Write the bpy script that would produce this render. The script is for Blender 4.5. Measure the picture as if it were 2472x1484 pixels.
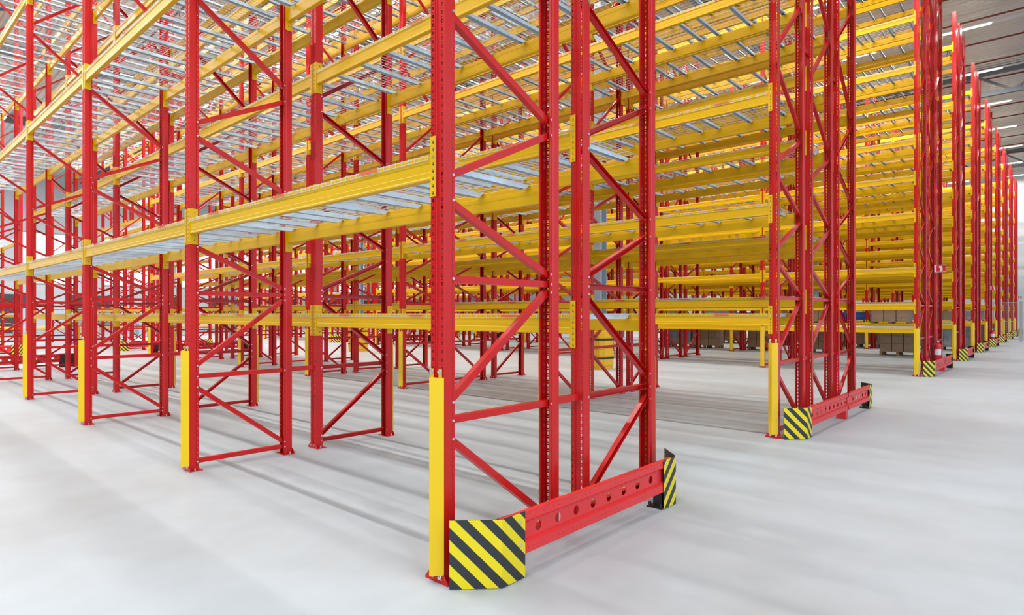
import bpy, bmesh, math, random
from mathutils import Vector, Matrix
random.seed(7)
for o in list(bpy.data.objects): bpy.data.objects.remove(o, do_unlink=True)
S = bpy.context.scene
COL = S.collection
PI = math.pi

# ------------------------------------------------------------------ camera
FPX, VH, YAW, CAMX, CAMY, CAMZ = 1478.0, 756.7, 0.7339, 2.7646, -2.4041, 1.5909
cd = bpy.data.cameras.new('camera'); cam = bpy.data.objects.new('camera', cd); COL.objects.link(cam)
cam.location = (CAMX, CAMY, CAMZ); cam.rotation_euler = (PI/2, 0, YAW)
cd.sensor_fit = 'HORIZONTAL'; cd.sensor_width = 36.0
cd.lens = 36.0*FPX/2472.0
cd.shift_x = 0.0; cd.shift_y = (VH-742.0)/2472.0
cd.clip_start = 0.05; cd.clip_end = 400
S.camera = cam

# ------------------------------------------------------------------ world, exposure
W = bpy.data.worlds.new('world'); S.world = W; W.use_nodes = True
bg = W.node_tree.nodes['Background']; bg.inputs[0].default_value = (0.66, 0.84, 1.0, 1)
# daylight comes in brightest from the open side in front of the racks
_nt = W.node_tree; _tc = _nt.nodes.new('ShaderNodeTexCoord'); _vm = _nt.nodes.new('ShaderNodeVectorMath'); _vm.operation = 'DOT_PRODUCT'
_vm.inputs[1].default_value = (0.90, -0.42, 0.12); _nt.links.new(_tc.outputs['Generated'], _vm.inputs[0])
_mr = _nt.nodes.new('ShaderNodeMapRange'); _mr.inputs[1].default_value = -0.2; _mr.inputs[2].default_value = 1.0
_mr.inputs[3].default_value = 0.45; _mr.inputs[4].default_value = 3.5
_nt.links.new(_vm.outputs['Value'], _mr.inputs[0]); _nt.links.new(_mr.outputs[0], bg.inputs[1])
S.view_settings.view_transform = 'Standard'; S.view_settings.look = 'None'
S.view_settings.gamma = 1.0; S.view_settings.exposure = -0.50
try: S.view_settings.use_curve_mapping = False
except Exception: pass
S.cycles.max_bounces = 5; S.cycles.diffuse_bounces = 2; S.cycles.glossy_bounces = 2
S.cycles.transmission_bounces = 2; S.cycles.transparent_max_bounces = 4
S.cycles.use_denoising = True; S.cycles.use_adaptive_sampling = True; S.cycles.adaptive_threshold = 0.02
S.cycles.caustics_reflective = False; S.cycles.caustics_refractive = False
S.cycles.sample_clamp_indirect = 4.0

LAMP_W = 270.0          # watts of one ceiling light
LAMP_Z = 12.62

# ------------------------------------------------------------------ materials
def mat(name, rgb, rough=0.5, metal=0.0, noise=0.0, nscale=8.0, stretch=None, bump=0.0, emit=None, estr=0.0, spec=0.5):
    m = bpy.data.materials.new(name); m.use_nodes = True
    nt = m.node_tree; p = nt.nodes['Principled BSDF']
    p.inputs['Base Color'].default_value = (*rgb, 1); p.inputs['Roughness'].default_value = rough
    p.inputs['Metallic'].default_value = metal; p.inputs['Specular IOR Level'].default_value = spec
    if emit is not None:
        p.inputs['Emission Color'].default_value = (*emit, 1); p.inputs['Emission Strength'].default_value = estr
    if noise > 0:
        tc = nt.nodes.new('ShaderNodeTexCoord'); mp = nt.nodes.new('ShaderNodeMapping')
        nz = nt.nodes.new('ShaderNodeTexNoise'); nz.inputs['Scale'].default_value = nscale; nz.inputs['Detail'].default_value = 3
        if stretch: mp.inputs['Scale'].default_value = stretch
        nt.links.new(tc.outputs['Object'], mp.inputs[0]); nt.links.new(mp.outputs[0], nz.inputs[0])
        r = nt.nodes.new('ShaderNodeValToRGB')
        r.color_ramp.elements[0].position = 0.3; r.color_ramp.elements[1].position = 0.7
        r.color_ramp.elements[0].color = (*[c*(1-noise) for c in rgb], 1)
        r.color_ramp.elements[1].color = (*[min(1, c*(1+noise)) for c in rgb], 1)
        nt.links.new(nz.outputs[0], r.inputs[0]); nt.links.new(r.outputs[0], p.inputs['Base Color'])
    return m
M = {}
M['red'] = mat('red_paint', (0.63, 0.010, 0.009), 0.27, noise=0.05, nscale=3, spec=0.38)
M['red_end'] = mat('barrier_red_paint', (0.80, 0.03, 0.032), 0.40, noise=0.04, nscale=3)
M['yellow'] = mat('beam_yellow_paint', (0.82, 0.45, 0.0), 0.32, noise=0.06, nscale=2, stretch=(0.4, 3, 3), spec=0.36)
M['guard'] = mat('guard_yellow_paint', (0.90, 0.54, 0.0), 0.38, noise=0.03, nscale=2)
M['zinc'] = mat('galvanised_steel', (0.68, 0.82, 0.92), 0.38, 0.15, noise=0.08, nscale=14)
M['wire'] = mat('zinc_wire', (0.74, 0.76, 0.78), 0.35, 0.4)
M['bolt'] = mat('zinc_bolt', (0.75, 0.76, 0.78), 0.25, 0.9)
M['dark'] = mat('slot_shade', (0.05, 0.008, 0.008), 0.7)  # dark colour painted in for the shade inside the connector holes
M['black'] = mat('black_paint', (0.018, 0.018, 0.02), 0.45)
M['tag'] = mat('orange_red_tag', (0.75, 0.12, 0.05), 0.5)
M['white'] = mat('white_plastic', (0.85, 0.85, 0.85), 0.4)
M['signred'] = mat('sign_red', (0.75, 0.01, 0.03), 0.4)
M['steel_grey'] = mat('grey_blue_steel', (0.36, 0.44, 0.52), 0.5, noise=0.03)
M['truss'] = mat('roof_steel', (0.13, 0.15, 0.17), 0.55)
M['pipe'] = mat('sprinkler_pipe', (0.16, 0.02, 0.018), 0.45)
M['plastic'] = mat('yellow_plastic', (0.95, 0.50, 0.01), 0.45, noise=0.04)
M['wood'] = mat('pallet_wood', (0.42, 0.27, 0.15), 0.8, noise=0.25, nscale=6, stretch=(1, 8, 8))
M['carton'] = mat('brown_carton', (0.36, 0.24, 0.15), 0.8, noise=0.1)
M['wrap'] = mat('grey_wrapped_goods', (0.32, 0.33, 0.35), 0.4, noise=0.3, nscale=5)
M['bluebox'] = mat('blue_plastic', (0.03, 0.12, 0.5), 0.4)
M['fence'] = mat('fence_paint', (0.50, 0.50, 0.46), 0.5)
M['housing'] = mat('light_housing', (0.7, 0.7, 0.7), 0.4)
M['glow'] = mat('lit_diffuser', (1, 1, 1), 0.5, emit=(1.0, 0.97, 0.92), estr=22.0)
M['glow'].cycles.emission_sampling = 'NONE'
M['door'] = mat('dark_dock_door', (0.06, 0.065, 0.07), 0.5)
M['window'] = mat('daylit_panel', (0.8, 0.85, 0.9), 0.4, emit=(0.85, 0.93, 1.0), estr=2.2)

def floor_mat():
    m = bpy.data.materials.new('polished_concrete'); m.use_nodes = True
    nt = m.node_tree; p = nt.nodes['Principled BSDF']; L = nt.links
    tc = nt.nodes.new('ShaderNodeTexCoord')
    n1 = nt.nodes.new('ShaderNodeTexNoise'); n1.inputs['Scale'].default_value = 0.22; n1.inputs['Detail'].default_value = 6; n1.inputs['Roughness'].default_value = 0.6
    n2 = nt.nodes.new('ShaderNodeTexNoise'); n2.inputs['Scale'].default_value = 3.0; n2.inputs['Detail'].default_value = 8
    L.new(tc.outputs['Object'], n1.inputs[0]); L.new(tc.outputs['Object'], n2.inputs[0])
    r1 = nt.nodes.new('ShaderNodeValToRGB'); r1.color_ramp.elements[0].position = .30; r1.color_ramp.elements[1].position = .56
    r1.color_ramp.elements[0].color = (.41, .415, .415, 1); r1.color_ramp.elements[1].color = (.50, .545, .58, 1)
    r2 = nt.nodes.new('ShaderNodeValToRGB'); r2.color_ramp.elements[0].position = .3; r2.color_ramp.elements[1].position = .7
    r2.color_ramp.elements[0].color = (.94, .94, .94, 1); r2.color_ramp.elements[1].color = (1, 1, 1, 1)
    mx = nt.nodes.new('ShaderNodeMix'); mx.data_type = 'RGBA'; mx.blend_type = 'MULTIPLY'; mx.inputs[0].default_value = 1
    L.new(n1.outputs[0], r1.inputs[0]); L.new(n2.outputs[0], r2.inputs[0])
    L.new(r1.outputs[0], mx.inputs[6]); L.new(r2.outputs[0], mx.inputs[7]); L.new(mx.outputs[2], p.inputs['Base Color'])
    mr = nt.nodes.new('ShaderNodeMapRange'); mr.inputs[3].default_value = .38; mr.inputs[4].default_value = .55
    L.new(n1.outputs[0], mr.inputs[0]); L.new(mr.outputs[0], p.inputs['Roughness'])
    p.inputs['Specular IOR Level'].default_value = 0.4
    return m
M['floor'] = floor_mat()

def rib_mat(name, rgb, axis, period, depth):
    m = bpy.data.materials.new(name); m.use_nodes = True
    nt = m.node_tree; p = nt.nodes['Principled BSDF']; L = nt.links
    p.inputs['Base Color'].default_value = (*rgb, 1); p.inputs['Roughness'].default_value = .5
    tc = nt.nodes.new('ShaderNodeTexCoord'); sx = nt.nodes.new('ShaderNodeSeparateXYZ'); L.new(tc.outputs['Object'], sx.inputs[0])
    d = nt.nodes.new('ShaderNodeMath'); d.operation = 'MULTIPLY'; d.inputs[1].default_value = 2*PI/period; L.new(sx.outputs[axis], d.inputs[0])
    s = nt.nodes.new('ShaderNodeMath'); s.operation = 'SINE'; L.new(d.outputs[0], s.inputs[0])
    b = nt.nodes.new('ShaderNodeBump'); b.inputs['Strength'].default_value = 1; b.inputs['Distance'].default_value = depth
    L.new(s.outputs[0], b.inputs['Height']); L.new(b.outputs[0], p.inputs['Normal'])
    return m
M['roof'] = rib_mat('roof_deck', (0.70, 0.66, 0.585), 1, 0.32, 0.05)
M['cladding'] = rib_mat('wall_cladding', (0.66, 0.70, 0.72), 2, 1.1, 0.015)

def stripe_mat():
    m = bpy.data.materials.new('hazard_stripes'); m.use_nodes = True
    nt = m.node_tree; p = nt.nodes['Principled BSDF']; L = nt.links
    uv = nt.nodes.new('ShaderNodeUVMap'); uv.uv_map = 'UVMap'
    sx = nt.nodes.new('ShaderNodeSeparateXYZ'); L.new(uv.outputs[0], sx.inputs[0])
    a = nt.nodes.new('ShaderNodeMath'); a.operation = 'ADD'; L.new(sx.outputs[0], a.inputs[0]); L.new(sx.outputs[1], a.inputs[1])
    b = nt.nodes.new('ShaderNodeMath'); b.operation = 'SUBTRACT'; L.new(a.outputs[0], b.inputs[0]); b.inputs[1].default_value = .432
    c = nt.nodes.new('ShaderNodeMath'); c.operation = 'DIVIDE'; L.new(b.outputs[0], c.inputs[0]); c.inputs[1].default_value = .143
    d = nt.nodes.new('ShaderNodeMath'); d.operation = 'FLOORED_MODULO'; L.new(c.outputs[0], d.inputs[0]); d.inputs[1].default_value = 1
    e = nt.nodes.new('ShaderNodeMath'); e.operation = 'LESS_THAN'; L.new(d.outputs[0], e.inputs[0]); e.inputs[1].default_value = .5
    mx = nt.nodes.new('ShaderNodeMix'); mx.data_type = 'RGBA'; L.new(e.outputs[0], mx.inputs[0])
    mx.inputs[6].default_value = (.86, .64, .0, 1); mx.inputs[7].default_value = (.02, .022, .025, 1)
    L.new(mx.outputs[2], p.inputs['Base Color']); p.inputs['Roughness'].default_value = .45
    return m
M['stripe'] = stripe_mat()

# ------------------------------------------------------------------ mesh helpers
class MB:
    def __init__(s): s.v = []; s.f = []; s.m = []
    def add(s, vs, fs, m=0):
        b = len(s.v); s.v += [tuple(v) for v in vs]
        for f in fs: s.f.append(tuple(b+i for i in f)); s.m.append(m)
    def box(s, x0, x1, y0, y1, z0, z1, m=0):
        s.add([(x0,y0,z0),(x1,y0,z0),(x1,y1,z0),(x0,y1,z0),(x0,y0,z1),(x1,y0,z1),(x1,y1,z1),(x0,y1,z1)],
              [(0,3,2,1),(4,5,6,7),(0,1,5,4),(1,2,6,5),(2,3,7,6),(3,0,4,7)], m)
    def prism(s, prof, axis, a, b, m=0, caps=True):
        """closed 2D profile extruded along axis from a to b"""
        n = len(prof)
        def pt(p, t):
            if axis == 'x': return (t, p[0], p[1])
            if axis == 'y': return (p[0], t, p[1])
            return (p[0], p[1], t)
        vs = [pt(p, a) for p in prof]+[pt(p, b) for p in prof]
        fs = [(i, (i+1) % n, n+(i+1) % n, n+i) for i in range(n)]
        if caps: fs += [tuple(range(n-1, -1, -1)), tuple(range(n, 2*n))]
        s.add(vs, fs, m)
    def bar(s, p, q, w, h, m=0, up=(0,0,1)):
        p = Vector(p); q = Vector(q); d = (q-p).normalized(); u = Vector(up)
        if abs(d.dot(u)) > .98: u = Vector((1,0,0))
        r = d.cross(u).normalized()*(w/2); t = r.cross(d).normalized()*(h/2)
        vs = [p-r-t, p+r-t, p+r+t, p-r+t, q-r-t, q+r-t, q+r+t, q-r+t]
        s.add(vs, [(0,3,2,1),(4,5,6,7),(0,1,5,4),(1,2,6,5),(2,3,7,6),(3,0,4,7)], m)
    def tube(s, pts, r, n=8, m=0, caps=True):
        """tube through points, radius scalar or list"""
        P = [Vector(p) for p in pts]; R = r if isinstance(r, (list, tuple)) else [r]*len(P)
        rings = []
        for i, p in enumerate(P):
            d = (P[min(i+1, len(P)-1)]-P[max(i-1, 0)]).normalized()
            u = Vector((0,0,1)) if abs(d.z) < .9 else Vector((1,0,0))
            a = d.cross(u).normalized(); b = d.cross(a)
            rings.append([p+(a*math.cos(2*PI*k/n)+b*math.sin(2*PI*k/n))*R[i] for k in range(n)])
        vs = [v for g in rings for v in g]; fs = []
        for i in range(len(P)-1):
            for k in range(n): fs.append((i*n+k, i*n+(k+1) % n, (i+1)*n+(k+1) % n, (i+1)*n+k))
        if caps: fs += [tuple(range(n-1,-1,-1)), tuple((len(P)-1)*n+k for k in range(n))]
        s.add(vs, fs, m)
    def lathe(s, prof, n=20, m=0, c=(0,0,0)):
        k = len(prof); vs = []
        for i in range(n):
            a = 2*PI*i/n
            for r, z in prof: vs.append((c[0]+r*math.cos(a), c[1]+r*math.sin(a), c[2]+z))
        fs = []
        for i in range(n):
            j = (i+1) % n
            for q in range(k-1): fs.append((i*k+q, j*k+q, j*k+q+1, i*k+q+1))
        s.add(vs, fs, m)
    def holed(s, o, U, V, w, h, inner, m=0):
        """rectangle w*h at o (axes U,V) with a hole. inner = ('rect',x0,x1,y0,y1,taper) or ('ell',cx,cy,rx,ry,n)"""
        o = Vector(o); U = Vector(U); V = Vector(V)
        P = lambda a, b: o+U*a+V*b
        C = [P(0,0), P(w,0), P(w,h), P(0,h)]
        if inner[0] == 'rect':
            _, x0, x1, y0, y1, t = inner
            I = [P(x0+t,y0), P(x1-t,y0), P(x1,y1), P(x0,y1)]
            s.add(C+I, [(0,1,5,4),(1,2,6,5),(2,3,7,6),(3,0,4,7)], m)
        else:
            _, cx, cy, rx, ry, n = inner; q = n//4
            I = [P(cx+rx*math.cos(-3*PI/4*0+PI*2*k/n), cy+ry*math.sin(PI*2*k/n)) for k in range(n)]
            fs = []; corner = [2, 3, 0, 1]
            for k in range(n):
                fs.append((corner[(k//q) % 4], 4+(k+1) % n, 4+k))
            ax = [(1,2,0),(2,3,q),(3,0,2*q),(0,1,3*q)]
            for a, b, i in ax: fs.append((a, b, 4+i))
            s.add(C+I, fs, m)
    def data(s, name, mats, solid=0.0):
        me = bpy.data.meshes.new(name)
        me.from_pydata(s.v, [], s.f)
        for x in mats: me.materials.append(M[x])
        if any(s.m): me.polygons.foreach_set('material_index', s.m)
        if solid:
            bm = bmesh.new(); bm.from_mesh(me)
            bmesh.ops.remove_doubles(bm, verts=bm.verts, dist=1e-5)
            bmesh.ops.solidify(bm, geom=bm.faces[:], thickness=solid)
            bm.to_mesh(me); bm.free()
        me.update()
        return me
def merge(dst, src, mtx=None, mm=None):
    b = len(dst.v)
    if mtx is None: dst.v += src.v
    else: dst.v += [tuple(mtx @ Vector(v)) for v in src.v]
    dst.f += [tuple(b+i for i in f) for f in src.f]
    dst.m += src.m if mm is None else [mm]*len(src.f)
def from_mesh(me, m=0):
    k = MB(); k.v = [tuple(v.co) for v in me.vertices]; k.f = [tuple(p.vertices) for p in me.polygons]; k.m = [m]*len(k.f)
    return k
def ob(name, me, parent=None, loc=(0,0,0), rz=0.0, rx=0.0, label=None):
    o = bpy.data.objects.new(name, me); COL.objects.link(o)
    o.location = loc; o.rotation_euler = (rx, 0, rz)
    if parent is not None: o.parent = parent
    if label: o['label'] = label
    return o
def tag(o, label, cat, group=None, kind=None):
    if label: o['label'] = label
    if cat: o['category'] = cat
    if group: o['group'] = group
    if kind: o['kind'] = kind
    return o
def struct(name, me, loc=(0,0,0)):
    o = ob(name, me, None, loc); o['kind'] = 'structure'; return o
def project(p):
    d = Vector(p)-Vector((CAMX, CAMY, CAMZ)); ca, sa = math.cos(YAW), math.sin(YAW)
    dep = -sa*d.x+ca*d.y; lat = ca*d.x+sa*d.y
    if dep < .3: return None
    return 1236+FPX*lat/dep, VH-FPX*d.z/dep, dep

# ------------------------------------------------------------------ layout
LB = 3.8365; D = 1.1; GAP = 0.303; HT = 11.85; WU = 0.12
def lv(*a): return list(a)
LA1 = [2.29, 4.80, 7.31, 9.82]
L143 = [1.33, 2.755, 4.19, 5.62, 7.05, 8.48, 9.91]
L935 = [1.585, 2.51, 3.89, 4.82, 5.75, 6.69, 7.62, 8.9, 9.9]
L3 = [0.985, 1.585, 2.51, 3.90, 4.84, 5.76, 7.62, 8.9, 10.1]
L4 = [0.965, 1.74, 2.67, 3.60, 4.53, 5.46, 6.41, 8.41, 10.44]
ORD = ['nearest', 'second', 'third', 'fourth', 'fifth', 'sixth', 'seventh', 'eighth', 'ninth', 'tenth']
CNT = ['first', 'second', 'third', 'fourth', 'fifth', 'sixth', 'seventh', 'eighth', 'ninth', 'tenth']
RN2 = ['front rack', 'back rack']; RN3 = ['front rack', 'middle rack', 'back rack']
ROWS = []   # (y0, nracks, nbays, [levels per rack])
ys = [0.0, 5.658, 15.927, 22.99, 28.7, 34.4, 40.1, 45.8, 51.5, 57.2]
for i, y in enumerate(ys):
    n = 3 if i in (1, 2) else 2
    if i == 0: lev = [LA1, L143]
    elif i == 1: lev = [L143, L935, L935]
    elif i == 2: lev = [L3, L3[1:], L3[1:]]
    else: lev = [L4, L4[1:]]
    bays = 5 if i == 0 else (6 if i < 5 else 4)
    ROWS.append((y, n, bays, lev))
def row_w(n): return n*D+(n-1)*GAP
XEND2 = -27.2      # start of the second block of racks beyond the cross aisle

# ------------------------------------------------------------------ setting
k = MB(); k.box(-70, 40, -30, 70, -0.2, 0.0); struct('floor', k.data('floor', ['floor']))
k = MB(); k.box(-70, 16, -16, 70, 13.35, 13.5); struct('ceiling', k.data('ceiling', ['roof']))
k = MB(); k.box(-70, 16, 63.0, 63.2, 0, 13.4); struct('wall_far', k.data('wall_far', ['cladding']))
k = MB(); k.box(-62.2, -62, -16, 63, 0, 13.4); struct('wall_left', k.data('wall_left', ['cladding']))
for i in range(12):
    y = -8+6*i
    k = MB(); k.box(-61.99, -61.95, y-1.9, y+1.9, 4.2, 8.4, 0)
    k.box(-61.97, -61.9, y-1.98, y+1.98, 4.1, 4.2, 1); k.box(-61.97, -61.9, y-1.98, y+1.98, 8.4, 8.5, 1)
    k.box(-61.97, -61.9, y-.04, y+.04, 4.2, 8.4, 1); k.box(-61.97, -61.9, y-1.98, y-1.9, 4.2, 8.4, 1); k.box(-61.97, -61.9, y+1.9, y+1.98, 4.2, 8.4, 1)
    struct('window_%d' % (i+1), k.data('window', ['window', 'fence']))
for i in range(10):
    y = -5+6*i
    k = MB(); k.box(-61.99, -61.9, y-1.5, y+1.5, 0, 3.2, 0)
    for z in (.8, 1.6, 2.4): k.box(-61.9, -61.88, y-1.5, y+1.5, z-.02, z+.02, 1)
    struct('door_%d' % (i+1), k.data('door', ['door', 'fence']))
# roof trusses along the racks
def truss(y):
    k = MB(); x0, x1 = -62, 16
    k.box(x0, x1, y-.12, y+.12, 13.08, 13.34); k.box(x0, x1, y-.10, y+.10, 12.05, 12.25)
    n = 26; dx = (x1-x0)/n
    for i in range(n):
        a = x0+i*dx
        k.bar((a, y, 12.15), (a+dx/2, y, 13.15), .1, .1); k.bar((a+dx/2, y, 13.15), (a+dx, y, 12.15), .1, .1)
    return k
for i, y in enumerate((-8.6, 12.4, 34.9, 54.3)):
    struct('trim_%d' % (i+1), truss(y).data('roof_truss', ['truss']))
for i, x in enumerate((4.9, -7.2, -19.3, -31.4, -43.5)):   # roof beams across
    k = MB(); k.box(x-.09, x+.09, -16, 63, 12.85, 13.34)
    for j in range(8):
        y = -13+j*10.45
        k.bar((x, y, 12.95), (x+5, y+5.2, 13.15), .09, .09)
    struct('trim_%d' % (i+10), k.data('roof_beam', ['truss']))
for i in range(26):
    y = -12+i*2.62
    k = MB(); k.tube([(-62, y, 12.98), (16, y, 12.98)], .035, 6)
    for j in range(26):
        x = -61+j*3; k.tube([(x, y, 12.98), (x, y, 12.78)], .018, 5); k.lathe([(0, -.26), (.05, -.25), (.05, -.235), (.015, -.23), (.015, -.2)], 6, 0, (x, y, 12.98))
    tag(ob('sprinkler_pipe', k.data('sprinkler_pipe', ['pipe'])), 'dark red sprinkler pipe with heads running under the roof deck', 'pipe', 'sprinkler pipes under the roof')
# building columns with plastic protectors
kc = MB(); kc.box(-.15, .15, -.16, -.145, 0, 13); kc.box(-.15, .15, .145, .16, 0, 13); kc.box(-.006, .006, -.145, .145, 0, 13)
kc.box(-.24, .24, -.24, .24, 0, .02)
cme = kc.data('column', ['steel_grey'])
def prot_mesh():
    k = MB(); n = 8
    def ring(r, z): return r, z
    prof = [(.36, 0), (.36, .10)]
    z = .10
    for i in range(4):
        prof += [(.38, z+.02), (.38, z+.2), (.355, z+.215), (.355, z+.245)] ; z += .26
    prof += [(.36, z), (.34, z+.05), (.2, z+.06)]
    m = MB(); kk = len(prof); N = 16
    for i in range(N):
        a = 2*PI*i/N+PI/N; s = 1/max(abs(math.cos(a)), abs(math.sin(a))); s = min(s, 1.2)
        for r, zz in prof: m.v.append((r*s*math.cos(a)*.9, r*s*math.sin(a)*.9, zz))
    for i in range(N):
        j = (i+1) % N
        for q in range(kk-1): m.f.append((i*kk+q, j*kk+q, j*kk+q+1, i*kk+q+1)); m.m.append(0)
    return m
def strap_mesh(z):
    m = MB(); N = 16; prof = [(.385, z), (.392, z+.005), (.392, z+.04), (.385, z+.045)]; kk = 4
    for i in range(N):
        a = 2*PI*i/N+PI/N; s = min(1/max(abs(math.cos(a)), abs(math.sin(a))), 1.2)
        for r, zz in prof: m.v.append((r*s*math.cos(a)*.9, r*s*math.sin(a)*.9, zz))
    for i in range(N):
        j = (i+1) % N
        for q in range(kk-1): m.f.append((i*kk+q, j*kk+q, j*kk+q+1, i*kk+q+1)); m.m.append(0)
    return m
pme = prot_mesh().data('column_protector', ['plastic'])
sme = [strap_mesh(z).data('strap', ['black']) for z in (.30, .83)]
cn = {-7.2: 'nearest column', -19.3: 'second column', -31.4: 'third column'}
for Y in (12.4, 33.0, 54.3):
    for X in (-7.2, -19.3, -31.4, -43.5):
        if Y != 12.4 and X < -20: continue
        c = tag(ob('building_column', cme, None, (X, Y, 0)), {(-7.2,12.4): 'tall grey blue steel roof column in the wide aisle, nearest one', (-19.3,12.4): 'tall grey blue steel roof column in the wide aisle, second one back', (-31.4,12.4): 'grey blue steel roof column beyond the cross aisle, third one back'}.get((X,Y), 'grey steel roof column standing far back among the racks'), 'column')
        if c['label'].startswith('grey steel'): c['group'] = 'far roof columns'
        if Y == 12.4 and X in (-7.2, -19.3):
            p = bpy.data.objects.new('column_protector', None); COL.objects.link(p); p.location = (X, Y, 0)
            tag(p, 'yellow plastic protector with black straps around the '+cn[X], 'column protector')
            ob('shell', pme, p); [ob('strap', q, p, label='black strap') for q in sme]

# ceiling lights
kh = MB(); kh.box(-1.92, 1.92, -.035, .035, LAMP_Z+.03, LAMP_Z+.09)
for x in (-1.2, 1.2): kh.box(x-.006, x+.006, -.006, .006, LAMP_Z+.09, 13.34)
hme = kh.data('housing', ['housing'])
kd = MB(); kd.box(-.75, .75, -.045, .045, LAMP_Z, LAMP_Z+.03); dme = kd.data('diffuser', ['glow'])
LD = bpy.data.lights.new('ceiling_lamp', 'AREA'); LD.shape = 'RECTANGLE'; LD.size = 1.5; LD.size_y = 0.09; LD.energy = LAMP_W; LD.color = (1.0, .985, .965)
AIS = [(-1.55, 'the front aisle'), (4.08, 'the aisle behind the nearest row'), (10.9, 'the near side of the wide aisle'), (14.4, 'the far side of the wide aisle'),
       (21.4, 'the aisle before the fourth row'), (27.1, 'the aisle before the fifth row'), (32.8, 'the aisle before the sixth row'), (38.5, 'the aisle before the seventh row'),
       (44.2, 'the aisle before the eighth row'), (49.9, 'the aisle before the ninth row'), (55.6, 'the aisle before the tenth row'), (61.0, 'the aisle at the far wall'),
       (-7.2, 'the floor behind the camera')]
for Y, nm in AIS:
    n = 14 if Y < 30 else 7
    for i in range(-2, n):
        X = -.05-i*3.8365
        if Y > 15 and i < -1: continue
        if i < 0 and Y > 0 : continue
        e = bpy.data.objects.new('ceiling_light', None); COL.objects.link(e); e.location = (X, Y, 0)
        if i == 0: tag(e, 'lit linear ceiling light nearest the main aisle, over '+nm, 'ceiling light')
        elif i > 0: tag(e, 'lit ceiling light, %s along, over %s' % ((CNT+['eleventh','twelfth','thirteenth','fourteenth'])[i], nm), 'ceiling light', 'ceiling lights over '+nm)
        else: tag(e, 'lit ceiling light on the open side, %s, in line with %s' % ('nearer' if i == -1 else 'farther', nm), 'ceiling light', 'ceiling lights over '+nm)
        ob('housing', hme, e); ob('diffuser', dme, e)
        l = bpy.data.objects.new('lamp', LD); COL.objects.link(l); l.location = (0, 0, LAMP_Z-.012); l.parent = e

# ------------------------------------------------------------------ rack parts
def upright_mb():
    k = MB(); n = int(HT/.05); P = .05
    X0, X1 = .024, .0565
    for sgn in (-1, 1):
        for i in range(n):
            z = i*P+.0
            if z < .1:
                k.add([(sgn*X0,0,z),(sgn*X1,0,z),(sgn*X1,0,z+P),(sgn*X0,0,z+P)], [(0,1,2,3) if sgn > 0 else (3,2,1,0)]); continue
            if sgn > 0: o, U = (X0,0,z), (1,0,0)
            else: o, U = (-X1,0,z), (1,0,0)
            k.holed(o, U, (0,0,1), X1-X0, .032, ('rect', .009, .023, .005, .028, .002))
            k.holed((o[0],0,z+.032), U, (0,0,1), X1-X0, .018, ('ell', .016, .009, .0045, .0045, 8))
        # rear flange with bolt holes
        xs = sgn*.050
        for i in range(n):
            z = i*P
            if sgn > 0: k.holed((xs,.070,z), (0,1,0), (0,0,1), .020, P, ('ell', .010, .025, .0035, .0035, 4))
            else: k.holed((xs,.090,z), (0,-1,0), (0,0,1), .020, P, ('ell', .010, .025, .0035, .0035, 4))
        q = [(sgn*.024,0),(sgn*.018,.010),(0,.010)]
        for a, b in zip(q[:-1], q[1:]):
            f = (3,2,1,0) if sgn > 0 else (0,1,2,3)
            k.add([(a[0],a[1],0),(b[0],b[1],0),(b[0],b[1],n*P),(a[0],a[1],n*P)], [f])
        q = [(sgn*.0565,0),(sgn*.0590,.001),(sgn*.060,.0035),(sgn*.060,.060),(sgn*.050,.070)]
        for a, b in zip(q[:-1], q[1:]):
            f = (0,1,2,3) if sgn > 0 else (3,2,1,0)
            k.add([(a[0],a[1],0),(b[0],b[1],0),(b[0],b[1],n*P),(a[0],a[1],n*P)], [f])
        a, b = (sgn*.050,.090), (sgn*.040,.090)
        f = (0,1,2,3) if sgn > 0 else (3,2,1,0)
        k.add([(a[0],a[1],0),(b[0],b[1],0),(b[0],b[1],n*P),(a[0],a[1],n*P)], [f])
    return k
UP = upright_mb()
UPM = UP.data('upright', ['red'], solid=.0022)
kb = MB(); kb.box(-.1, .1, -.009, .115, 0, .006)
kb.prism([(-.1,.006),(.1,.006),(.1,.016),(.066,.056),(-.066,.056),(-.1,.016)], 'y', -.009, -.0055)
for s in (-1, 1): kb.box(s*.061-.002, s*.061+.002, .0, .06, .006, .05)
BPM = kb.data('base_plate', ['red'])
kb2 = MB()
for x in (-.035, .035): kb2.tube([(x,-.009,.036),(x,-.016,.036)], .009, 6)
for x in (-.09, .09): kb2.tube([(x,.04,.004),(x,.04,.03)], .009, 6)
BPB = kb2.data('bolt', ['bolt'])
kt = MB(); kt.tube([(0,0,0),(.007,0,0)], .0065, 6); kt.tube([(.0,0,0),(.002,0,0)], .009, 8); BOLT = kt.data('bolt', ['bolt'])
YF, YR = .080, 1.020
BR = [(.085,.085), (.84,.14), (.95,.95), (1.06,1.74), (1.80,1.80), (2.27,1.87)]
BR += [(2.42,2.86), (3.40,2.97), (3.54,3.99), (4.82,4.17), (5.02,5.86), (6.81,6.05), (6.98,7.80), (8.75,7.98), (8.92,9.75), (10.70,9.92), (10.88,11.65)]
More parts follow.
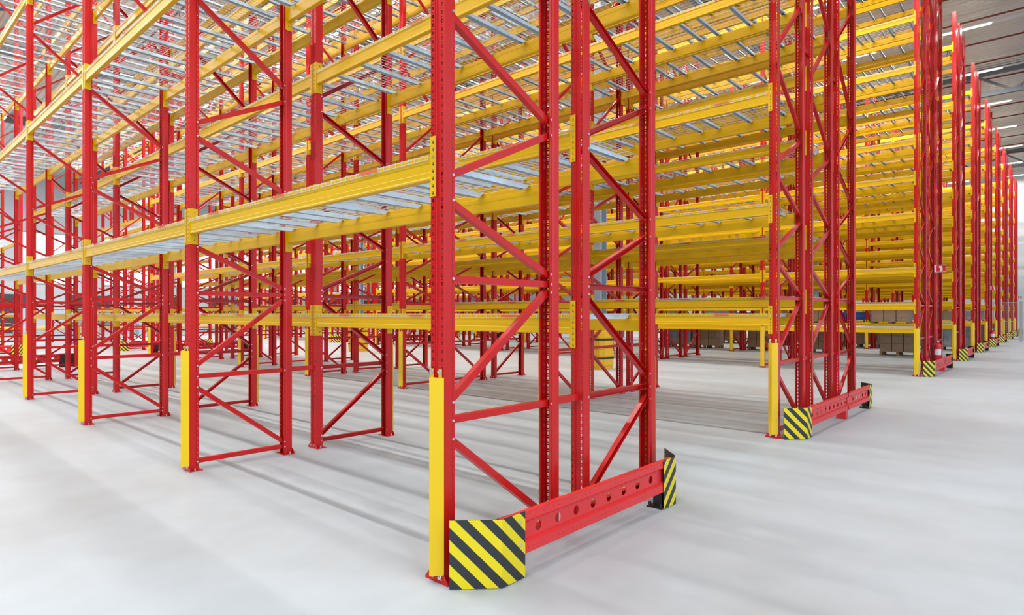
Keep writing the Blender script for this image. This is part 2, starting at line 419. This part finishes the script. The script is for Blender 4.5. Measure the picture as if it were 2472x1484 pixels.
def brace_mb(a, b):
    k = MB(); p = Vector((0,YF,a)); q = Vector((0,YR,b)); d = (q-p).normalized(); u = Vector((1,0,0)); t = u.cross(d).normalized()
    p = p-d*.012; q = q+d*.012
    wx, hh, th = .022, .0225, .003      # C section open towards -X
    def slab(x0, x1, t0, t1):
        vs = []
        for c in (p, q):
            for xx, tt in ((x0,t0),(x1,t0),(x1,t1),(x0,t1)): vs.append(c+u*xx+t*tt)
        k.add(vs, [(0,3,2,1),(4,5,6,7),(0,1,5,4),(1,2,6,5),(2,3,7,6),(3,0,4,7)])
    slab(wx-th, wx, -hh, hh); slab(-wx, wx-th, hh-th, hh); slab(-wx, wx-th, -hh, -hh+th)
    return k
BRM = []; seen = {}
for a, b in BR:
    BRM.append(brace_mb(a, b).data('brace', ['red']))
FAR = MB()
upk = from_mesh(UPM)
R180 = Matrix.Translation((0, D, 0)) @ Matrix.Rotation(PI, 4, 'Z')
merge(FAR, upk); merge(FAR, upk, R180)
merge(FAR, kb); merge(FAR, kb, R180)
for a, b in BR: merge(FAR, brace_mb(a, b))
FARM = FAR.data('upright_frame', ['red'])

frames_group = 'upright frames of the second rack block'
def frame(X, Y, rot, label, near=False, bolts=False, group=None):
    """origin at base; rot mirrors the frame about its middle"""
    loc = (X, Y, 0) if not rot else (X, Y+D, 0)
    rz = PI if rot else 0
    if not near:
        return tag(ob('upright_frame', FARM, None, loc, rz), label, 'rack frame', group)
    e = bpy.data.objects.new('upright_frame', None); COL.objects.link(e); e.location = loc; e.rotation_euler = (0, 0, rz)
    tag(e, label, 'rack frame', group)
    ob('upright', UPM, e); ob('upright', UPM, e, (0, D, 0), PI)
    for l, r in (((0,0,0), 0), ((0,D,0), PI)):
        b = ob('base_plate', BPM, e, l, r); ob('bolt', BPB, b, label='zinc bolts')
    for me in BRM: ob('brace', me, e)
    if bolts:
        sx = -1 if rot else 1
        for a, b in BR:
            if a > 5.5: break
            ob('bolt', BOLT, e, (sx*.050, YF, a), 0 if sx > 0 else PI); ob('bolt', BOLT, e, (sx*.050, YR, b), 0 if sx > 0 else PI)
    return e

# pallet beam: origin at the middle of the bay, level z0 = bottom of the connectors, front face y=0
BL = LB-WU-.004
B0, B1 = .105, .255
def beam_body():
    k = MB(); h = BL/2
    pr = [(.004,B0),(.052,B0),(.052,B0+.105),(.040,B0+.112),(.040,B1-.006),(.038,B1),(.006,B1),(.003,B1-.004),(.003,B1-.03),(.0065,B1-.036),(.0065,B0+.05),(.003,B0+.044),(.003,B0+.018),(.001,B0+.012),(.001,B0+.004)]
    k.prism(pr, 'x', -h, h)
    return k
def arrow(k, x, z, m):
    y = -.0043  # flat dark arrow laid on the plate, painted shade instead of an opening
    k.add([(x-.0028,y,z+.011),(x-.0028,y,z-.002),(x+.0028,y,z-.002),(x+.0028,y,z+.011)], [(0,1,2,3)], m)
    k.add([(x-.0085,y,z-.001),(x,y,z-.0125),(x+.0085,y,z-.001),(x,y,z-.004)], [(0,1,2),(0,2,3)], m)
def conn(s):
    """s=+1: connector at the +X end. plates wrap the upright standing beyond the end"""
    k = MB(); e = s*(BL/2)
    a, b = (e-.000, e+.048) if s > 0 else (e-.048, e)
    k.box(a, b, -.004, -.0005, 0, .36)                                   # face plate
    a, b = (e-.0035, e) if s > 0 else (e, e+.0035)
    k.box(a, b, -.002, .078, .0, .36)                                    # side plate
    xc = e+s*.027
    for i in range(8):
        if i == 2: continue
        arrow(k, xc, .335-i*.0435-.01, 1)
    k.tube([(xc,-.004,.238),(xc,-.011,.238)], .0075, 6, 2)
    xi = e-s*.004
    for z in (.045, .325):
        k.tube([(xi, .045, z), (xi-s*.0012, .045, z)], .005, 6, 1)
    return k
BBM = beam_body().data('beam_body', ['yellow'])
CNM = {1: conn(1).data('end_connector', ['yellow', 'dark', 'bolt']), -1: conn(-1).data('end_connector', ['yellow', 'dark', 'bolt'])}
def lowbeam():
    k = MB(); h = BL/2
    k.prism([(.004,B0),(.050,B0),(.050,B1),(.006,B1),(.003,B1-.03),(.0065,B1-.036),(.0065,B0+.05),(.003,B0+.044)], 'x', -h, h)
    for s in (-1, 1):
        e = s*BL/2; k.box(min(e, e+s*.048), max(e, e+s*.048), -.004, -.0005, 0, .36); k.box(min(e, e-s*.0035), max(e, e-s*.0035), -.002, .078, 0, .36)
    return k
LOWB = lowbeam()
# wire deck: origin at its middle on top of the beams, depth along y 0..D
PW = 1.215
def deck_wires():
    k = MB(); w = .0017; hx = PW/2
    n = 20; y0, y1 = .012, D-.012
    for i in range(n):
        x = -hx+.01+(PW-.02)*i/(n-1)
        k.box(x-w, x+w, y0-.014, y1+.014, 0, 2*w)
        k.box(x-w, x+w, y0-.0185, y0-.0143, -.030, 2*w); k.box(x-w, x+w, y1+.0143, y1+.0185, -.030, 2*w)
    for j in range(11):
        y = y0+(y1-y0)*j/10
        k.box(-hx, hx, y-w, y+w, 2*w, 4*w)
    k.box(-hx, hx, y0-.0225, y0-.0187, -.030, -.026); k.box(-hx, hx, y1+.0187, y1+.0225, -.030, -.026)
    return k
def channel_mb():
    """galvanised channel under the wires, open below, ends curved up on to the beams"""
    k = MB(); w1, w0, dp = .020, .026, .040
    ys_ = [.036, .048, .060, .074, .090, .112, D-.112, D-.090, D-.074, D-.060, D-.048, D-.036]
    ds = [.002, .004, .011, .023, .034, dp, dp, .034, .023, .011, .004, .002]
    vs = []
    for y, d in zip(ys_, ds):
        ww = w1+(w0-w1)*d/dp
        vs += [(-ww, y, -d), (-w1, y, -.0012), (w1, y, -.0012), (ww, y, -d)]
    fs = []
    n = len(ys_)
    for i in range(n-1):
        for q in range(3): fs.append((i*4+q, i*4+q+1, i*4+5+q, i*4+4+q))
    for i in list(range(1, 4))+list(range(n-5, n-2)): fs.append((i*4, i*4+3, i*4+7, i*4+4))   # rounded toes
    k.add(vs, fs); return k
CHX = (-.48, 0, .48)
def ch_mesh():
    me = channel_mb().data('support_channel', ['zinc'], solid=.0016); return me
CHM = ch_mesh(); WMM = deck_wires().data('wire_mesh', ['wire'])
kt = MB(); kt.box(-.1, .1, -.0175, -.0165, -.022, -.004); TGM = kt.data('tag', ['tag'])
DFAR = MB()
for v in (deck_wires(),): merge(DFAR, v, None, 0)
for x in CHX: merge(DFAR, channel_mb(), Matrix.Translation((x,0,0)), 1)
DFAR2 = MB(); merge(DFAR2, DFAR); 
DFM = DFAR.data('wire_deck', ['wire', 'zinc'])
# lighter deck for the far field
def deck_light():
    k = MB(); w = .0019; hx = PW/2
    for i in range(13):
        x = -hx+.01+(PW-.02)*i/12
        k.add([(x-w,0,.0),(x+w,0,0),(x,0,.004),(x-w,D,0),(x+w,D,0),(x,D,.004)], [(0,1,4,3),(1,2,5,4),(2,0,3,5)])
    for j in range(8):
        y = .012+(D-.024)*j/7
        k.add([(-hx,y-w,.004),(-hx,y+w,.004),(-hx,y,.008),(hx,y-w,.004),(hx,y+w,.004),(hx,y,.008)], [(0,1,4,3),(1,2,5,4),(2,0,3,5)])
    for x in CHX: 
        c = channel_mb(); merge(k, c, Matrix.Translation((x,0,0)), 1)
    return k
DLIGHT = deck_light()

# column guard: origin base, in front of the upright face (-Y side)
def guard_mb():
    """steel angle with its nose pointing into the aisle"""
    k = MB(); z0, z1 = .052, 1.214; t = .004
    out = [(-.062, -.004), (-.003, -.062), (.003, -.062), (.062, -.004)]
    inn = [(.056, -.004), (.0, -.0575), (-.056, -.004)]
    k.prism(out+inn, 'z', z0, z1)
    for s in (-1, 1):
        k.box(s*.036-.013, s*.036+.013, -.012, -.008, z1-.03, z1+.05)
        k.box(s*.036-.013, s*.036+.013, -.014, -.0105, .022, z0+.03)
    for z in (z1-.006, z0+.002):
        k.add([(-.058,-.006,z),(0,-.058,z),(.058,-.006,z),(-.058,-.006,z+.004),(0,-.058,z+.004),(.058,-.006,z+.004)], [(0,2,1),(3,4,5),(0,1,4,3),(1,2,5,4),(2,0,3,5)])
    return k
GM = guard_mb().data('guard_channel', ['guard'])
kt = MB(); kt.tube([(0,0,0),(0,-.012,0)], .011, 6); kt.tube([(0,0,0),(0,-.003,0)], .015, 10); GB = kt.data('bolt', ['bolt'])
def guard(X, Y, rot, label, near, group=None):
    rz = PI if rot else 0
    if not near:
        return tag(ob('column_guard', GM, None, (X,Y,0), rz), label, 'column guard', group)
    e = bpy.data.objects.new('column_guard', None); COL.objects.link(e); e.location = (X,Y,0); e.rotation_euler = (0,0,rz)
    tag(e, label, 'column guard', group); ob('channel', GM, e)
    for x in (-.036, .036):
        for z in (1.247, .037): ob('bolt', GB, e, (x, -.012, z), label='zinc bolt')
    return e

# end barrier
def panel_mb():
    """folded striped corner plate, local: chamfer (-.215,-.02)->(0,.19)->(0,.39), outer side +X/-Y"""
    pts = [(-.215, -.03), (0, .185), (0, .39)]; s = [0, .304, .509]; t = .005; H = .4
    inn = [(-.215-.0035, -.03+.0035+.001), (-t, .185+t*.4), (-t, .39)]
    me = bpy.data.meshes.new('corner_panel'); vs = []; fs = []; uvs = []; ms = []
    for p in pts: vs += [(p[0], p[1], .004), (p[0], p[1], H)]
    for p in inn: vs += [(p[0], p[1], .004), (p[0], p[1], H)]
    def F(a, m, uv): fs.append(a); ms.append(m); uvs.append(uv)
    for i in range(2):
        F((2*i, 2*i+2, 2*i+3, 2*i+1), 0, [(s[i],0),(s[i+1],0),(s[i+1],H),(s[i],H)])
        F((6+2*i+2, 6+2*i, 6+2*i+1, 6+2*i+3), 1, [(0,0)]*4)
        F((2*i+1, 2*i+3, 6+2*i+3, 6+2*i+1), 1, [(0,0)]*4); F((2*i+2, 2*i, 6+2*i, 6+2*i+2), 1, [(0,0)]*4)
    F((0,1,7,6), 1, [(0,0)]*4); F((5,4,10,11), 1, [(0,0)]*4)
    return vs, fs, ms, uvs
def panel_mesh(mirror):
    vs, fs, ms, uvs = panel_mb()
    if mirror: vs = [(a, -b, c) for a, b, c in vs]; fs = [tuple(reversed(f)) for f in fs]; uvs = [list(reversed(u)) for u in uvs]
    me = bpy.data.meshes.new('corner_panel'); me.from_pydata(vs, [], fs); me.materials.append(M['stripe']); me.materials.append(M['black'])
    me.polygons.foreach_set('material_index', ms)
    ul = me.uv_layers.new(name='UVMap'); flat = [c for u in uvs for p in u for c in p]; ul.data.foreach_set('uv', flat); me.update()
    return me
PNM = {0: panel_mesh(False), 1: panel_mesh(True)}
def post_mb():
    k = MB(); k.box(-.15, -.012, -.10, .06, 0, .008); k.box(-.115, -.034, -.05, .05, .008, .36)
    k.tube([(-.13,-.08,.008),(-.13,-.08,.04)], .012, 6); k.tube([(-.03,-.08,.008),(-.03,-.08,.04)], .012, 6)
    return k
POM = post_mb().data('post', ['black'])
def rail_mb(y0, y1, nh, off=0.0):
    """sigma profile rail with holes, front at x=-.006"""
    k = MB(); x = -.008+off; x2 = x-.022; ln = y1-y0
    def strip(z0, z1):
        n = int(round(ln/.05)); w = ln/n
        for i in range(n): k.holed((x, y0+i*w, z0), (0,1,0), (0,0,1), w, z1-z0, ('ell', w/2, (z1-z0)/2, .0045, .0045, 8))
    strip(.338, .386); strip(.144, .199)
    def q(a, b): k.add([(a[0],y0,a[1]),(a[0],y1,a[1]),(b[0],y1,b[1]),(b[0],y0,b[1])], [(0,1,2,3)])
    q((x,.199),(x2,.215)); q((x2,.320),(x,.338)); q((x,.386),(x-.048,.386)); q((x-.048,.386),(x-.048,.378)); q((x-.048,.144),(x,.144))
    m0 = (ln-.2*nh)/2 if ln > .2*nh+.02 else .04; cell = (ln-2*m0)/nh
    k.add([(x2,y0,.215),(x2,y0+m0,.215),(x2,y0+m0,.320),(x2,y0,.320)], [(0,1,2,3)]); k.add([(x2,y1-m0,.215),(x2,y1,.215),(x2,y1,.320),(x2,y1-m0,.320)], [(0,1,2,3)])
    for i in range(nh): k.holed((x2, y0+m0+i*cell, .215), (0,1,0), (0,0,1), cell, .105, ('ell', cell/2, .0525, .031, .031, 20))
    return k
def barrier(X, Y, w, flip, label, near=False, triple=False):
    e = bpy.data.objects.new('end_barrier', None); COL.objects.link(e)
    e.location = (X, Y, 0) if not flip else (X, Y+w, 0); e.rotation_euler = (0, 0, PI if flip else 0)
    tag(e, label, 'end barrier')
    a, b = .205, w-.205
    key = ('rail', round(w, 2))
    if key not in RC:
        if not triple: RC[key] = [rail_mb(a, b, 8).data('rail', ['red_end'], solid=.003)]
        else:
            m_ = w*.62
            RC[key] = [rail_mb(a, m_, 9).data('rail', ['red_end'], solid=.003), rail_mb(m_-.22, b, 7, .005).data('rail', ['red_end'], solid=.003)]
    for me in RC[key]: ob('rail', me, e)
    for q, y in ((0, 0), (1, w)):
        p = ob('corner_panel', PNM[q], e, (0, y, 0), label='yellow and black striped corner plate')
        for z in (.345, .205): ob('bolt', BOLT, p, (0, .345 if q == 0 else -.345, z))
    ob('post', POM, e, (0, .31, 0), label='black post'); ob('post', POM, e, (0, w-.31, 0), label='black post')
    if triple:
        k = MB(); k.box(-.16, -.03, w*.55, w*.55+.13, 0, .16); ob('foot', k.data('foot', ['red_end']), e)
    return e
RC = {}

# row spacer
kt = MB(); kt.box(-.02, .02, 0, GAP, -.025, .025); SPM = kt.data('row_spacer', ['red'])

# ------------------------------------------------------------------ build rows
BEAMS = []; DECKS = []
def inview(p, mu=260, mv=220):
    q = project(p)
    return q is not None and -mu < q[0] < 2472+mu and -mv < q[1] < 1484+mv, (q[2] if q else 1e9)
for ri, (y0, n, nb, lev) in enumerate(ROWS):
    w = row_w(n); rn = RN2 if n == 2 else RN3; row = ORD[ri]+' row'
    for f in range(nb+1):
        X = -f*LB
        pos = 'at the main aisle end' if f == 0 else CNT[f]+' from the main aisle'
        for r in range(n):
            Y = y0+r*(D+GAP); rot = (r == n-1)
            near = (ri == 0 and f <= 5) or (ri == 1 and f <= 3) or (ri == 2 and f <= 1)
            frame(X, Y, rot, 'red steel upright frame '+pos+', '+rn[r]+' of the '+row, near, near and (f <= 3))
            if r < n-1:
                for z in (.955, 5.35, 10.4):
                    if z > 1 and ri > 3: continue
                    tag(ob('row_spacer', SPM, None, (X, Y+D, z)), 'short red spacer joining %s to the next, %s, %s, %s' % (rn[r], 'aisle end' if f == 0 else CNT[f]+' frames', row, {.955:'lowest one',5.35:'middle one',10.4:'topmost one'}[z]), 'rack spacer')
        nearg = ri < 3 and f < 4
        guard(X, y0, False, 'yellow column guard on the front post, %s, %s' % (pos, row), nearg)
        guard(X, y0+w, True, 'yellow column guard on the back post, %s, %s' % (pos, row), nearg and ri < 2)
    barrier(.352, y0, w, False, 'red barrier rail with striped corner plates at the main aisle end, '+row, ri < 3, n == 3)
    if ri < 5: barrier(-nb*LB-.352, y0, w, True, 'red barrier rail with striped corner plates at the far end, '+row, False, n == 3)
    for b in range(nb):
        xc = -(b+.5)*LB
        for r in range(n):
            Y = y0+r*(D+GAP)
            for li, z in enumerate(lev[r]):
                for side in (0, 1):
                    yy = Y if side == 0 else Y+D
                    v, d = inview((xc, yy, z+.2), 700, 350)
                    BEAMS.append((0 if v else 1, d, xc, yy, z, side, 'yellow pallet beam, %s bay, %s level up, %s edge of %s, %s' % (CNT[b], CNT[li], 'front' if side == 0 else 'back', rn[r], row)))
                for pi_, nmm in ((-1, 'far'), (0, 'middle'), (1, 'near')):
                    xd = xc+pi_*1.238
                    v, d = inview((xd, Y+.5, z+.26), 300, 250)
                    DECKS.append((0 if v else 1, d, xd, Y, z+B1, 'wire deck, %s third of %s bay, %s level up, %s, %s' % (nmm, CNT[b], CNT[li], rn[r], row)))
# second block beyond the cross aisle
for ri in range(0, 5):
    y0, n, nb, lev = ROWS[ri]
    w = row_w(n)
    for f in range(4):
        X = XEND2-f*LB
        for r in range(n):
            frame(X, y0+r*(D+GAP), r == n-1, 'red upright frame beyond the cross aisle, %s in from it, %s, %s row' % (CNT[f], (RN2 if n == 2 else RN3)[r], ORD[ri]), False, False, frames_group)
        guard(X, y0, False, 'yellow column guard beyond the cross aisle, %s post in, %s row' % (CNT[f], ORD[ri]), False, 'column guards beyond the cross aisle')
    barrier(XEND2+.352, y0, w, False, 'striped end barrier beyond the cross aisle, in line with the '+ORD[ri]+' row', False, n == 3)
    for b in range(3):
        xc = XEND2-(b+.5)*LB
        for r in range(n):
            Y = y0+r*(D+GAP)
            for z in lev[r][::2]:
                for side in (0, 1): BEAMS.append((1, 99, xc, Y+D*side, z, side, ''))
                for pi_ in (-1, 0, 1): DECKS.append((1, 99, xc+pi_*1.238, Y, z+B1, ''))
# left continuation outside row one is open floor
BEAMS.sort(key=lambda t: (t[0], t[1])); DECKS.sort(key=lambda t: (t[0], t[1]))
for i, (v, d, X, Y, z, side, lab) in enumerate(BEAMS[:300]):
    e = bpy.data.objects.new('pallet_beam', None); COL.objects.link(e); e.location = (X, Y, z); e.rotation_euler = (0, 0, PI*side)
    tag(e, lab, 'rack beam', 'pallet beams on the racks')
    ob('beam_body', BBM, e); ob('end_connector', CNM[1], e); ob('end_connector', CNM[-1], e)
rest = MB()
for (v, d, X, Y, z, side, lab) in BEAMS[300:]:
    b = len(rest.v); s = -1 if side else 1
    rest.v += [(X+s*a, Y+s*c, z+h) for a, c, h in LOWB.v]; rest.f += [tuple(b+i for i in f) for f in LOWB.f]
rest.m = [0]*len(rest.f)
tag(ob('pallet_beams', rest.data('pallet_beams', ['yellow'])), 'all the more distant yellow pallet beams on the farther racks', 'rack beams', None, 'stuff')
for i, (v, d, X, Y, z, lab) in enumerate(DECKS[:300]):
    if i < 170:
        e = bpy.data.objects.new('wire_deck', None); COL.objects.link(e); e.location = (X, Y, z)
        tag(e, lab, 'wire deck', 'wire decks on the racks')
        ob('wire_mesh', WMM, e)
        for x in CHX: ob('support_channel', CHM, e, (x,0,0))
        ob('tag', TGM, e, label='orange red tag')
    else:
        tag(ob('wire_deck', DFM, None, (X, Y, z)), lab, 'wire deck', 'wire decks on the racks')
rest = MB()
for (v, d, X, Y, z, lab) in DECKS[300:]:
    b = len(rest.v)
    rest.v += [(X+a, Y+c, z+h) for a, c, h in DLIGHT.v]; rest.f += [tuple(b+i for i in f) for f in DLIGHT.f]; rest.m += DLIGHT.m
tag(ob('wire_decks', rest.data('wire_decks', ['wire', 'zinc'])), 'all the more distant galvanised wire decks on the farther racks', 'wire decks', None, 'stuff')

# ------------------------------------------------------------------ fire signs and extinguishers
def sign(Y, row):
    e = bpy.data.objects.new('fire_sign', None); COL.objects.link(e); e.location = (.06, Y, 2.75)
    tag(e, 'red and white fire extinguisher sign on the end of the '+row+' row', 'sign')
    k = MB(); k.box(0, .27, -.004, .004, 0, .2); ob('board', k.data('board', ['white']), e)
    k = MB(); k.box(.05, .262, -.0055, -.0042, .01, .19); ob('red_field', k.data('red_field', ['signred']), e)
    k = MB(); y = -.0065
    k.box(.13, .19, y, -.0056, .025, .135); k.box(.145, .175, y, -.0056, .135, .155); k.box(.115, .18, y, -.0056, .155, .168); k.box(.108, .122, y, -.0056, .12, .165)
    ob('extinguisher_symbol', k.data('extinguisher_symbol', ['white']), e)
def extinguisher(Y, row):
    e = bpy.data.objects.new('fire_extinguisher', None); COL.objects.link(e); e.location = (.14, Y, .30)
    tag(e, 'red fire extinguisher hanging low at the end of the '+row+' row', 'fire extinguisher')
    k = MB(); k.lathe([(0,0),(.07,0),(.08,.015),(.08,.40),(.07,.44),(.035,.47),(.025,.49),(0,.49)], 20); ob('cylinder', k.data('cylinder', ['signred']), e)
    k = MB(); k.lathe([(.0,.49),(.022,.49),(.022,.53),(0,.53)], 12); k.bar((-.02,0,.54),(.09,0,.57), .02, .012); k.bar((-.02,0,.53),(.08,0,.525), .02, .01); ob('valve', k.data('valve', ['bolt']), e)
    k = MB(); k.tube([(-.02,-.02,.52),(-.09,-.05,.50),(-.11,-.06,.38),(-.10,-.06,.15),(-.10,-.06,.06)], .01, 8); ob('hose', k.data('hose', ['black']), e)
    k = MB(); k.lathe([(.0805,.14),(.0812,.14),(.0812,.3),(.0805,.3)], 20); ob('label_sticker', k.data('label_sticker', ['white']), e)
    k = MB(); k.box(-.10, -.08, -.03, .03, .05, .45); ob('bracket', k.data('bracket', ['red']), e)
for Y, row in ((18.28, 'third'), (35.8, 'sixth')): sign(Y, row); extinguisher(Y, row)
sign(59.3, 'tenth')

# ------------------------------------------------------------------ fence
FE = bpy.data.objects.new('mesh_fence', None); COL.objects.link(FE); FE.location = (0, 43.4, 0)
tag(FE, 'grey wire mesh fence with beige posts closing the aisle behind the seventh row', 'fence')
for x0, x1 in ((-.35, .85), (.98, 2.4)):
    w = x1-x0
    k = MB(); k.box(0, w, -.015, .015, 2.22, 2.25); k.box(0, w, -.015, .015, .08, .11); k.box(0, w, -.012, .012, 1.13, 1.155); k.box(0, .03, -.015, .015, .08, 2.25); k.box(w-.03, w, -.015, .015, .08, 2.25)
    f = ob('frame', k.data('frame', ['fence']), FE, (x0, 0, 0))
    k = MB()
    for i in range(int(w/.05)): k.box(.03+i*.05-.0015, .03+i*.05+.0015, -.0015, .0015, .1, 2.23)
    for j in range(22): k.box(0, w, -.0045, -.0015, .15+j*.1-.0015, .15+j*.1+.0015)
    ob('wire_mesh', k.data('wire_mesh', ['fence']), f)
k = MB(); k.box(-.05, .05, -.05, .05, 0, 2.3); k.box(-.1, .1, -.1, .1, 0, .015); pm = k.data('post', ['fence'])
for x in (.915, 2.46): ob('post', pm, FE, (x, 0, 0))

# ------------------------------------------------------------------ goods on pallets and background items
def pallet_mb():
    k = MB()
    for i in range(7): k.box(-.6, .6, -.4+i*.117, -.4+i*.117+.09, .122, .144)
    for x in (-.55, 0, .55):
        k.box(x-.05, x+.05, -.4, .4, .1, .122)
        for y in (-.36, 0, .3): k.box(x-.05, x+.05, y, y+.08, .02, .1)
        k.box(x-.05, x+.05, -.4, .4, 0, .02)
    return k
PAL = pallet_mb().data('pallet_base', ['wood'])
def goods_mesh(kind):
    k = MB()
    if kind == 0:
        for z in range(3):
            for x in (-.58, -.19, .2):
                for y in (-.38, .01): k.box(x+.005, x+.375, y+.005, y+.375, .145+z*.27, .145+z*.27+.262)
        return k.data('cartons', ['carton'])
    if kind == 1:
        k.prism([(-.56,-.36),(-.5,-.38),(.5,-.38),(.56,-.36),(.58,0),(.56,.36),(-.56,.37),(-.58,0)], 'z', .145, .95)
        return k.data('wrapped_load', ['wrap'])
    for x in (-.58, .02):
        for z in range(2): 
            k.box(x, x+.55, -.37, .37, .145+z*.34, .145+z*.34+.30); k.box(x-.01, x+.56, -.38, .38, .145+z*.34+.27, .145+z*.34+.31)
    return k.data('crates', ['bluebox'])
GMX = [goods_mesh(0), goods_mesh(1), goods_mesh(2)]
GN = ['brown cartons', 'grey wrapped goods', 'blue crates']
def pallet(X, Y, z, kind, lab, group=None):
    e = bpy.data.objects.new('loaded_pallet', None); COL.objects.link(e); e.location = (X, Y, z); tag(e, lab, 'pallet', group)
    ob('pallet_base', PAL, e); ob('load', GMX[kind], e)
    return e
for ri in range(3, 7):
    y0, n, nb, lev = ROWS[ri]
    for b in range(3):
        for s, tn in ((-1.25, 'far'), (0, 'middle'), (1.25, 'near')):
            X = -(b+.5)*LB+s
            for zi in (0, 1):
                if random.random() < (.45 if ri == 3 else .25): continue
                kd_ = random.choice([0, 1, 1, 2] if zi else [0, 0, 1])
                z = 0 if zi == 0 else lev[0][0]+B1+.011
                y = y0+D+GAP+.55 if zi == 0 else y0+.55
                e = pallet(X, y, z, kd_, 'pallet of %s, %s, %s third of %s bay, %s row' % (GN[kd_], 'on floor' if zi == 0 else 'low level', tn, CNT[b], ORD[ri]), 'loaded pallets in the far racks')
                e.scale = (1, 1, 1.1 if zi == 0 else .52)
# wire cages beyond the cross aisle
def cage_mb():
    k = MB()
    for x in (-.6, .6):
        for y in (-.4, .4): k.box(x-.02, x+.02, y-.02, y+.02, 0, .95)
    for z in (.1, .5, .93):
        k.box(-.6, .6, -.41, -.39, z-.012, z+.012); k.box(-.6, .6, .39, .41, z-.012, z+.012)
        k.box(-.61, -.59, -.4, .4, z-.012, z+.012); k.box(.59, .61, -.4, .4, z-.012, z+.012)
    for i in range(24):
        x = -.6+i*.05; k.box(x-.003, x+.003, -.403, -.397, .1, .93); k.box(x-.003, x+.003, .397, .403, .1, .93)
    for i in range(16):
        y = -.4+i*.05; k.box(-.603, -.597, y-.003, y+.003, .1, .93); k.box(.597, .603, y-.003, y+.003, .1, .93)
    for i in range(8):
        z = .15+i*.1
        k.box(-.6, .6, -.407, -.403, z-.003, z+.003); k.box(.603, .607, -.4, .4, z-.003, z+.003); k.box(-.6, .6, .403, .407, z-.003, z+.003)
    k.box(-.6, .6, -.4, .4, .08, .1)
    return k
CG = cage_mb().data('wire_cage', ['zinc'])
for i in range(9):
    for j in range(2):
        tag(ob('wire_cage', CG, None, (-25.6-random.random()*.1, 20.6+i*.0+0, j*.96)) if False else ob('wire_cage', CG, None, (-44.5, 6.0+i*1.25, j*.96), PI/2),
            'grey wire mesh container at the far left, %s stack, %s one' % (CNT[i], 'upper' if j else 'lower'), 'wire container', 'wire containers in the background')
# yellow guard rail by the left wall
for i in range(6):
    y = -6+i*5.2
    e = bpy.data.objects.new('guard_rail', None); COL.objects.link(e); e.location = (-47.5, y, 0)
    tag(e, 'thick yellow guard rail on posts at the far left, %s from the camera' % CNT[i], 'guard rail', 'yellow guard rails at the far left')
    k = MB(); k.tube([(0,0,.62),(0,5.1,.62)], .13, 12); ob('rail', k.data('rail', ['plastic']), e)
    for yy in (.4, 2.55, 4.7):
        k = MB(); k.tube([(-.16,yy,0),(-.16,yy,.8)], .08, 10); ob('post', k.data('post', ['plastic']), e)

# far-left stock behind the rails
for i in range(10):
    kd_ = (1, 0, 2, 1, 1, 0, 2, 0, 1, 0)[i]
    pallet(-52+random.random()*2, -3+i*3.1, 0, kd_, 'pallet of %s on the floor behind the yellow rails, %s along' % (GN[kd_], CNT[i]), 'pallets behind the yellow rails')
